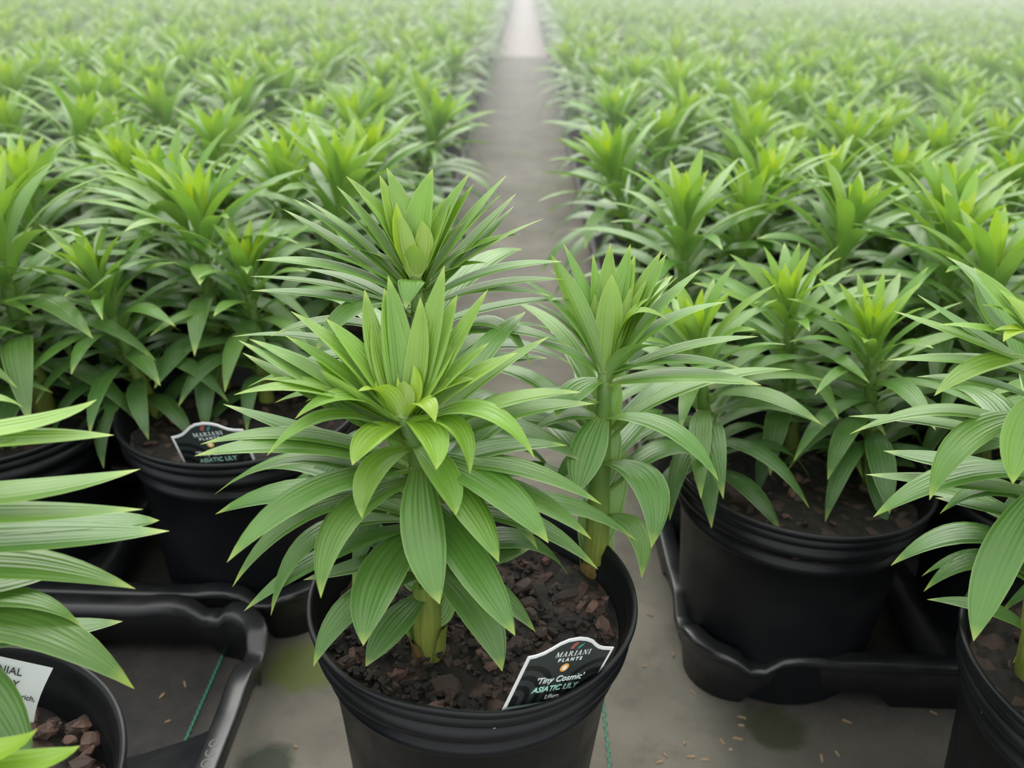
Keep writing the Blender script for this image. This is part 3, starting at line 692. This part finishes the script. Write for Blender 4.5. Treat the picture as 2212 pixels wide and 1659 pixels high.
rb, rbs = potted('potted_lily', 'black lily pot cut by the right edge, on bare ground before the tray', .3629, .3672, POT_HI, soil_mesh(13, 14, 48, .153, .006, -.02), 2.0)
RO = (.3629, .3672, 0)
sF0 = np.array([.316, .392, .155]); sF1 = at_y(2246, 728, .392)
E_ = [(1, (2160, 645), (2103, 577), 1.6, -1, .5), (.99, (2152, 690), (2102, 600), 1.2, -1, .3), (1, (2195, 660), (2159, 625), .9, -.4, .7), (1, (2208, 665), (2176, 640), .8, .2, .9, 1),
 (.99, (2180, 675), (2120, 658), .5, .4, .75), (1, (2185, 708), (2146, 714), .6, .8, .85), (1, (2195, 714), (2167, 738), 1.0, 1.2, .9), (.97, (2110, 708), (2027, 701), .9, .4, .62),
 (.93, (2070, 715), (1930, 672), 1.2, -.2, .42), (.92, (2085, 700), (1981, 636), 1.2, -1.2, .3), (.9, (2050, 770), (1920, 778), 1.3, .3, .42), (.94, (2105, 800), (2018, 855), 1.7, 1.6, .5),
 (.84, (2080, 812), (1980, 814), 1.0, -.2, .25), (.9, (2130, 770), (2057, 763), 1.1, -1, .25), (.74, (2010, 880), (1835, 938), 1.6, .4, .3), (.7, (2000, 905), (1833, 899), 1.4, -.4, .25),
 (.8, (2085, 945), (2008, 1080), 1.9, 1.8, .36), (.64, (2020, 1030), (1886, 1117), 2.1, 1.0, .28), (.62, (2020, 985), (1908, 974), 1.9, -.8, .15), (.58, (1990, 1030), (1870, 1025), 1.6, -.3, .22),
 (.86, (2200, 950), (2188, 1045), 1.7, 2.6, .5), (.38, (2055, 1150), (1924, 1222), 2.0, .4, .1), (.3, (2085, 1205), (1995, 1278), 1.9, .9, .15), (.32, (2050, 1205), (1991, 1245), 1.4, -.4, .1),
 (.14, (2120, 1305), (2002, 1295), 1.6, .2, .2), (.6, (2155, 1215), (2103, 1385), 2.05, 2.2, .3), (.34, (2130, 1160), (2076, 1137), 1.2, -1, .15), (.5, (2110, 1085), (2020, 1075), 1.5, -.6, .1), (.54, (2110, 1050), (2030, 1110), 2.2, 0, .1)]
traced(rb, RO, [sF0, (sF0 + sF1) / 2 + np.array([.004, 0, 0]), sF1], E_, [(h, a, u) for h, a, u in zip([.3, .4, .5, .55, .6, .65, .7, .75, .8, .85, .9, .95, .98, .45, .7, .3, .45, .57, .7, .84], [10, 60, -30, 90, 30, -10, 70, 40, 100, -40, 20, 80, 50, 120, -60, -65, -50, -75, -35, -55], [.1, .2, .3, .36, .42, .48, .54, .58, .64, .7, .76, .85, .92, .25, .5, .12, .28, .4, .5, .62])], 6)
add_shoot(rb, NEARV[2], (.05, -.03, .148), Quaternion((0, 0, 1), 1.0), 1.0); add_shoot(rb, NEARV[4], (.03, .055, .148), Quaternion((0, 0, 1), 2.0), 1.05)
chips(rbs, random.Random(24), 30, .154, lambda x, y: x < 0, .9)

# --- the two beds, on a grid
ROSETTES = [(1503, 714), (1884, 714), (1702, 645), (213, 612), (530, 568), (1481, 455), (1530, 545), (1841, 465), (2146, 565), (1321, 345), (1606, 280), (1791, 270), (1326, 240),
 (1436, 285), (1711, 155), (1546, 170), (1416, 125), (1226, 125), (1281, 138), (1756, 105), (1851, 135), (2001, 170), (2071, 240), (2156, 300), (1656, 390), (2031, 320),
 (180, 270), (345, 228), (465, 295), (520, 200), (605, 185), (800, 330), (610, 365), (820, 225), (950, 260), (915, 145), (720, 125), (820, 170), (380, 85), (570, 115), (480, 95), (555, 45),
 (50, 400), (370, 410), (120, 160), (1030, 105), (240, 130), (-60, 640), (-20, 780)]
PLACED = {(1503, 714): (.165, .592), (1884, 714): (.297, .607), (213, 612): (-.318, .680), (530, 568): (-.227, .712), (1702, 645): (.245, .655), (-60, 640): (-.475, .668), (-20, 780): (-.500, .600)}
ZR = .150 + HS
pots = []
gr = random.Random(77)
MARGIN = []
def visible(x, y):
    for z in (.10, .30, .36):
        for dx in (-.1, 0, .1):
            px, py, t_ = project((x + dx, y, z))
            if t_ > .05 and -30 < px < 2242 and -25 < py < 1690: return True
    return False
for side in (1, -1):
    for j in range(90):
        for k in range(24):
            x = (RX0 + PX * k) if side > 0 else (LX0 - PX * k)
            y = (RY0 if side > 0 else LY0) + PX * j
            y += (j // 3) * .002
            if side < 0 and k == 1 and j == 0: y -= .018
            if not (j == 0 and k < 2): x += gr.uniform(-.003, .003); y += gr.uniform(-.003, .003)
            if y > 17 or (y > 9.5 and k > 1) or (y > 6 and k > 1 and j % 2 and k % 2): continue
            if not visible(x, y):
                if y < 5 and any(-520 < project((x, y, z))[0] < 2730 and project((x, y, z))[1] < 1700 for z in (.1, .3)): MARGIN.append(dict(x=x, y=y))
                continue
            pots.append(dict(side=side, j=j, k=k, x=x, y=y, t=project((x, y, .3))[2], sh=[]))
pots.sort(key=lambda p: p['t'])
for q in ROSETTES:
    P = at_z(q[0], q[1], ZR)
    if q in PLACED:
        bx_, by_ = PLACED[q]; P = at_y(q[0], q[1], by_ - .004); best = min(pots, key=lambda p: math.hypot(p['x'] - bx_, p['y'] - by_)); best['sh'].append(((bx_, by_), P)); continue
    best = min((p for p in pots if len(p['sh']) < 3), key=lambda p: math.hypot(p['x'] - P[0], p['y'] - P[1]))
    d = np.array([P[0] - best['x'], P[1] - best['y']]); L = np.linalg.norm(d)
    if L > .13: continue
    b = d * min(1, .062 / max(L, 1e-6)); best['sh'].append(((best['x'] + b[0], best['y'] + b[1]), P))
IND = pots[:297]; REST = pots[297:] + MARGIN
near_n = sum(1 for p in IND if p['t'] < 2.05)
LBL = {(1, 0, 0): 'black lily pot at the front corner of the right bed, bark soil showing',
       (-1, 0, 0): 'black lily pot in the left bed holding an edged dark plant tag',
       (-1, 0, 1): 'front row lily pot of the left bed cut by the left edge of the photo'}
for i, p in enumerate(IND):
    near = p['t'] < 2.05; r = random.Random(1000 + i)
    side = 'right' if p['side'] > 0 else 'left'
    lab = LBL.get((p['side'], p['j'], p['k'])) or f"lily in a black pot, {side} bed, {ORD[p['j']]} row back, {ORD[p['k']]} from the aisle"
    t_, so = potted('potted_lily', lab, p['x'], p['y'], POT_HI if p['t'] < 1.0 else (POT_MID if near else POT_LO), SOIL_MID if near else SOIL_LO, r.uniform(0, 6.28))
    if p['j'] == 0 and p['k'] < 2 and p['t'] < 1.0: chips(so, r, 45, .153, None, 1.0)
    sh = list(p['sh'])
    a0 = r.uniform(0, 6.28)
    want = 3 if r.random() < .85 else 2
    if (p['side'], p['j'], p['k']) == (-1, 0, 0): sh.append(((-.275, .735), np.array([-.277, .738, .325])))
    tries = 0
    while len(sh) < want and tries < 40:
        tries += 1
        a = a0 + tries * 2.1; q = r.uniform(.045, .062)
        b = (p['x'] + q * math.cos(a), p['y'] + q * math.sin(a))
        if (p['side'], p['j'], p['k']) in ((1, 0, 0), (-1, 0, 1)) and b[1] < p['y'] + .02: continue
        if any(math.hypot(b[0] - s_[0][0], b[1] - s_[0][1]) < .06 for s_ in sh): continue
        sh.append((b, np.array([b[0] + r.uniform(-.02, .02) + .12 * (b[0] - p['x']), b[1] + r.uniform(-.02, .02) + .12 * (b[1] - p['y']), ZR + r.uniform(-.025, .015)])))
    for (b, P) in sh:
        z0 = .148; ax = Vector((P[0] - b[0], P[1] - b[1], P[2] - z0)); L = ax.length
        if ax.angle(Vector((0, 0, 1))) > R(24):
            hz = Vector((ax.x, ax.y, 0)).normalized(); ax = Vector((hz.x * math.sin(R(24)), hz.y * math.sin(R(24)), math.cos(R(24)))) * L
        qt = Vector((0, 0, 1)).rotation_difference(ax) @ Quaternion((0, 0, 1), r.uniform(0, 6.28))
        sc_ = max(.82, min(1.28, L / HS))
        add_shoot(t_, r.choice(NEARV) if near else r.choice(FARV), (b[0] - p['x'], b[1] - p['y'], z0), qt, sc_, near)
# the rest of the rows, far along the aisle, nobody could count
V = []; F = []; UV = []; Y = []; PV = []; PF = []
pl = POT_LO; plv = [tuple(v.co) for v in pl.vertices]; plf = [tuple(f.vertices) for f in pl.polygons]
for i, p in enumerate(REST):
    r = random.Random(5000 + i); n = len(PV); PV += [(v[0] + p['x'], v[1] + p['y'], v[2]) for v in plv]; PF += [tuple(a + n for a in f) for f in plf]
    a0 = r.uniform(0, 6.28)
    for k in range(3):
        gv, gf, gu, gy = r.choice(FAR_GEO if p['y'] > 3 else MID_GEO); a = a0 + k * 2.09; s_ = r.uniform(.9, 1.12); ca, sa = math.cos(a * 3), math.sin(a * 3); n = len(V)
        ox, oy = p['x'] + .055 * math.cos(a), p['y'] + .055 * math.sin(a)
        V += [(ox + s_ * (v[0] * ca - v[1] * sa), oy + s_ * (v[0] * sa + v[1] * ca), .148 + s_ * v[2]) for v in gv]
        F += [tuple(q + n for q in f) for f in gf]; UV += gu; Y += gy
if V:
    tag(ob('distant_lilies', mesh('distant_lilies', V, F, M_LEAF, UV, Y)), 'farthest hazy rows of green lilies where the beds run on into the distance', 'plants', kind='stuff')
    tag(ob('distant_pots', mesh('distant_pots', PV, PF, M_POT)), 'black pots of the farthest rows lining the aisle', 'pots', kind='stuff')
print('pots', len(pots), 'near', near_n, 'rest', len(REST))

# ------------------------------------------------------------------ plant tags
TLn = np.array([math.sin(R(30)) * math.cos(R(-7)), -math.cos(R(30)) * math.cos(R(-7)), math.sin(R(-7))])
LLp = at_z(1083.5, 1526.5, .180)
def zp(a, b): return at_plane(1050 + a / 5.978, 1340 + b / 5.978, LLp, TLn)
TL, TRc = zp(540, 465), zp(1645, 340)
eu = (TRc - TL) / np.linalg.norm(TRc - TL); en = TLn / np.linalg.norm(TLn); ev = np.cross(en, eu)
def loc2(P): return np.array([(P - TL) @ eu, (P - TL) @ ev])
WT = float(np.linalg.norm(TRc - TL))
top = [(540, 465), (640, 445), (750, 405), (850, 350), (960, 285), (1080, 235), (1220, 212), (1320, 222), (1390, 250), (1430, 290), (1470, 320), (1530, 335), (1645, 340)]
outl = [tuple(loc2(zp(*p))) for p in top] + [(WT - .001, -.050), (.001, -.050)]
def inset(P, d):
    n = len(P); Q = []
    for i in range(n):
        a, b, c = map(np.array, (P[i - 1], P[i], P[(i + 1) % n]))
        e1 = (b - a) / np.linalg.norm(b - a); e2 = (c - b) / np.linalg.norm(c - b)
        m_ = np.array([e1[1] + e2[1], -e1[0] - e2[0]]); m_ /= np.linalg.norm(m_)
        s_ = max(.6, m_ @ np.array([e1[1], -e1[0]])); Q.append(tuple(b + m_ * d / s_))
    return Q
def plate(P, z0, z1, m, name):
    n = len(P); V = [(p[0], p[1], z0) for p in P] + [(p[0], p[1], z1) for p in P]
    F = [tuple(range(n))[::-1], tuple(range(n, 2 * n))] + [(i, (i + 1) % n, n + (i + 1) % n, n + i) for i in range(n)]
    me = mesh(name, V, F, m, smooth=False); return me
area = sum(outl[i - 1][0] * outl[i][1] - outl[i][0] * outl[i - 1][1] for i in range(len(outl)))
pol = outl if area > 0 else outl[::-1]
ME_PLATE = plate(pol, 0, .0006, M_WHITE, 'tag_plate')
ins = inset(pol, .0019)
if abs(sum(ins[i - 1][0] * ins[i][1] - ins[i][0] * ins[i - 1][1] for i in range(len(ins)))) > abs(area): ins = inset(pol, -.0019)
ME_PANEL = plate(ins, .0006, .00075, M_PANEL, 'printed_panel')
# serif capitals
def serif_word(word, size, m, gap=.16):
    mb = MB(); x = 0.0; t_ = .10; th = .20
    def stem(x0, w=th): mb.quad2([(x0, 0), (x0 + w, 0), (x0 + w, 1), (x0, 1)])
    def serif(x0, x1, y): mb.quad2([(x0, y), (x1, y), (x1, y + .07), (x0, y + .07)])
    def diag(xa, ya, xb, yb, w): mb.quad2([(xa, ya), (xa + w, ya), (xb + w, yb), (xb, yb)])
    for ch in word:
        if ch == 'I': stem(x + .12); serif(x, x + .44, 0); serif(x, x + .44, .93); x += .44
        elif ch == 'N': stem(x + .1, .09); stem(x + .73, .09); diag(x + .1, 1, x + .62, 0, .2); serif(x, x + .3, 0); serif(x, x + .3, .93); serif(x + .6, x + .95, .93); x += .95
        elif ch == 'M': stem(x + .1, .09); stem(x + .88, th); diag(x + .1, 1, x + .45, .05, .2); diag(x + .9, 1, x + .5, .05, .08); serif(x, x + .3, 0); serif(x, x + .3, .93); serif(x + .78, x + 1.18, 0); serif(x + .85, x + 1.18, .93); x += 1.18
        elif ch == 'A': diag(x + .08, 0, x + .42, 1, .09); diag(x + .62, 0, x + .38, 1, .2); mb.quad2([(x + .2, .3), (x + .7, .3), (x + .7, .37), (x + .2, .37)]); serif(x, x + .3, 0); serif(x + .52, x + .95, 0); x += .95
        elif ch == 'R':
            stem(x + .1); serif(x, x + .4, 0); serif(x, x + .3, .93); n = 10
            for i in range(n):
                a, b = R(90 - 180 * i / n), R(90 - 180 * (i + 1) / n)
                f = lambda an, r1, r2: (x + .38 + r1 * math.cos(an), .74 + r2 * math.sin(an))
                mb.quad2([f(a, .16, .18), f(a, .36, .26), f(b, .36, .26), f(b, .16, .18)])
            mb.quad2([(x + .25, .93), (x + .4, .93), (x + .4, 1), (x + .25, 1)]); mb.quad2([(x + .25, .48), (x + .4, .48), (x + .4, .55), (x + .25, .55)])
            diag(x + .75, 0, x + .38, .5, .2); serif(x + .72, x + 1.05, 0); x += 1.0
        x += gap
    x -= gap
    V = [((v[0] - x / 2) * size, v[1] * size, 0) for v in mb.V]
    return mesh('lettering', V, mb.F, m, smooth=False)
def disc(r0, m, name, n=24):
    return mesh(name, [(r0 * math.cos(2 * math.pi * i / n), r0 * math.sin(2 * math.pi * i / n), 0) for i in range(n)], [tuple(range(n))], m, smooth=False)
def arcs(name, m):
    mb = MB()
    for q in range(3):
        r0, r1 = .0009 + q * .0009, .0014 + q * .0009
        for i in range(8):
            a, b = R(75 + 105 * i / 8), R(75 + 105 * (i + 1) / 8)
            mb.quad2([(r0 * math.cos(a), r0 * math.sin(a)), (r1 * math.cos(a), r1 * math.sin(a)), (r1 * math.cos(b), r1 * math.sin(b)), (r0 * math.cos(b), r0 * math.sin(b))])
        mb.quad2([(-r1, -.0012), (-r0, -.0012), (-r0, 0), (-r1, 0)])
    return mb.me(name, m)
def wing(name, m):
    P = [(0, -.0014), (.0006, .0006), (.0018, .0018), (.0042, .0028), (.0036, .001), (.0030, .0002), (.0022, -.0006), (.0014, -.0012)]
    return mesh(name, [(x, y, 0) for x, y in P], [tuple(range(len(P)))], m, smooth=False)
cx = WT / 2
def cpx(a, b): return loc2(zp(a, b))
PRINT = [('lettering', serif_word('MARIANI', .0035, M_PRINT), tuple(cpx(1105, 440))), ('lettering', text_mesh('PLANTS', .0031, M_PRINT, 'CENTER', spacing=1.7, bold=.0001), tuple(cpx(1065, 505))),
         ('sun_emblem', disc(.0029, M_ORANGE, 'sun_emblem'), tuple(cpx(1000, 592))), ('lettering', text_mesh("'Tiny Cosmic'", .0060, M_PRINT, 'CENTER', .05, bold=.00003), tuple(cpx(930, 770))),
         ('lettering', text_mesh('ASIATIC LILY', .0054, M_MINT, 'CENTER', .05, bold=.00008), tuple(cpx(862, 885))), ('lettering', text_mesh('Lilium', .0042, M_PRINT, 'CENTER', .15), tuple(cpx(820, 985))),
         ('logo_arcs', arcs('logo_arcs', M_RED), tuple(cpx(1150, 325))), ('logo_leaf', wing('logo_leaf', M_TEAL), tuple(cpx(1170, 328)))]
bnd = MB(); y0 = cpx(460, 1075)[1]; bnd.quad2([(.0022, y0 - .0022), (WT - .0022, y0 - .0022), (WT - .0022, y0), (.0022, y0)])
PRINT.append(('green_band', bnd.me('green_band', simple('sage_band', (0.30, 0.42, 0.36), .45)), (0, 0)))
ME_SUN = disc(.0017, M_CREAM, 'sun_centre')
def plant_tag(label, Mx):
    t_ = thing('plant_tag', label, 'plant tag', (0, 0, 0), 'printed plant tags'); t_.matrix_world = Mx
    ob('tag_plate', ME_PLATE, t_); pn = ob('printed_panel', ME_PANEL, t_)
    for nme, me, q in PRINT:
        o = ob(nme, me, pn, (q[0], q[1], .00095))
        if nme == 'sun_emblem': ob('sun_centre', ME_SUN, pn, (q[0], q[1], .0011))
    return t_
def frame(o_, x_, y_, z_): return Matrix(((x_[0], y_[0], z_[0], o_[0]), (x_[1], y_[1], z_[1], o_[1]), (x_[2], y_[2], z_[2], o_[2]), (0, 0, 0, 1)))
plant_tag('white-edged dark tag reading ASIATIC LILY in the front pot', frame(TL, eu, ev, en))
n2 = np.array([-.06, -.97, -.12]); n2 /= np.linalg.norm(n2)
P2 = at_z(398, 984, .180) + np.array([0, .012, 0]); q0 = at_plane(370, 943, P2, n2); q1 = at_plane(545, 925, P2, n2)
e2 = (q1 - q0) / np.linalg.norm(q1 - q0); plant_tag('dark edged plant tag in the blurred pot left of the front plant', frame(q0, e2, np.cross(n2, e2), n2))
# white care label, seen from its printed back
n3 = np.array([.15, -.93, .34]); n3 /= np.linalg.norm(n3)
P3 = at_z(106, 1545, .155)
k0 = at_plane(111, 1458, P3, n3); kb = at_plane(106, 1545, P3, n3); kl = at_plane(10, 1436, P3, n3)
ex = (k0 - kl) / np.linalg.norm(k0 - kl); ey = np.cross(n3, ex)
def l3(px, py): P = at_plane(px, py, P3, n3); return ((P - k0) @ ex, (P - k0) @ ey)
t3 = thing('care_label', 'white plant label with black print in the lower left pot', 'plant tag', (0, 0, 0), 'printed plant tags'); t3.matrix_world = frame(k0, ex, ey, n3)
V = []; F = []
for i in range(9):
    f = i / 8
    for j in range(9):
        g = j / 8; V.append((-.060 * (1 - g) - .0022 * math.sin(math.pi * f) * g, .004 - .042 * f, .0022 * math.sin(math.pi * f)))
for i in range(8):
    for j in range(8): q = i * 9 + j; F.append((q, q + 1, q + 10, q + 9))
ob('label_plate', mesh('label_plate', V, F, M_WHITE), t3)
for body, sz, px, py in (('PERENNIAL', .0058, 49, 1458), ('LILY', .0056, 43, 1482), ('-rich,', .0040, 79, 1511)):
    q = l3(px, py); f = min(1, max(0, (.004 - q[1]) / .042))
    ob('lettering', text_mesh(body, sz, M_INK, 'RIGHT', .0), t3, (q[0], q[1], .0022 * math.sin(math.pi * f) + .0006))

# ------------------------------------------------------------------ wood slivers on the ground
sl = random.Random(9)
for (px, py) in [(1497, 1447), (1497, 1498), (1454, 1416), (1603, 1551), (1601, 1568), (1830, 1560), (1560, 1604), (1478, 1606), (1490, 1635), (1437, 1633), (1423, 1647), (1524, 1642), (1774, 1640), (1808, 1630),
                 (2017, 1541), (1577, 1620), (1594, 1597), (640, 1615), (548, 1480), (566, 1392), (1405, 1330), (1392, 1440), (500, 1545), (400, 1480), (362, 1560), (350, 1505)]:
    P = at_z(px, py, 0); mb = MB(); L = sl.uniform(.0022, .0050)
    L *= .75; mb.box((0, 0, .0007), (L, .0009, .0006), None)
    mb.V = [(v[0] * (1 if v[0] > 0 else sl.uniform(.7, 1)), v[1] * sl.uniform(.4, 1.1), v[2]) for v in mb.V]
    o = tag(ob('wood_sliver', mb.me('wood_sliver', M_SLIVER), None, (P[0], P[1], 0)), 'tiny tan wood sliver lying on the ground fabric', 'wood sliver', 'wood slivers scattered on the ground')
    o.rotation_euler.z = sl.uniform(0, 3.14)

# ------------------------------------------------------------------ haze volume added to imitate lens veil over the far beds
hz = MB(); hz.box((0, 13.45, 1.3), (14, 12.5, 1.25))
hm = bpy.data.materials.new('lens_veil'); hm.use_nodes = True; ht = hm.node_tree; ht.nodes.clear()
ho = ht.nodes.new('ShaderNodeOutputMaterial'); hv = ht.nodes.new('ShaderNodeVolumeScatter')
hv.inputs['Color'].default_value = (.97, 1, 1, 1); hv.inputs['Density'].default_value = HAZE; hv.inputs['Anisotropy'].default_value = .3
ht.links.new(hv.outputs[0], ho.inputs['Volume'])
tag(ob('haze', hz.me('haze', hm)), 'added haze volume over the far beds, imitating lens veil', 'haze', kind='stuff')
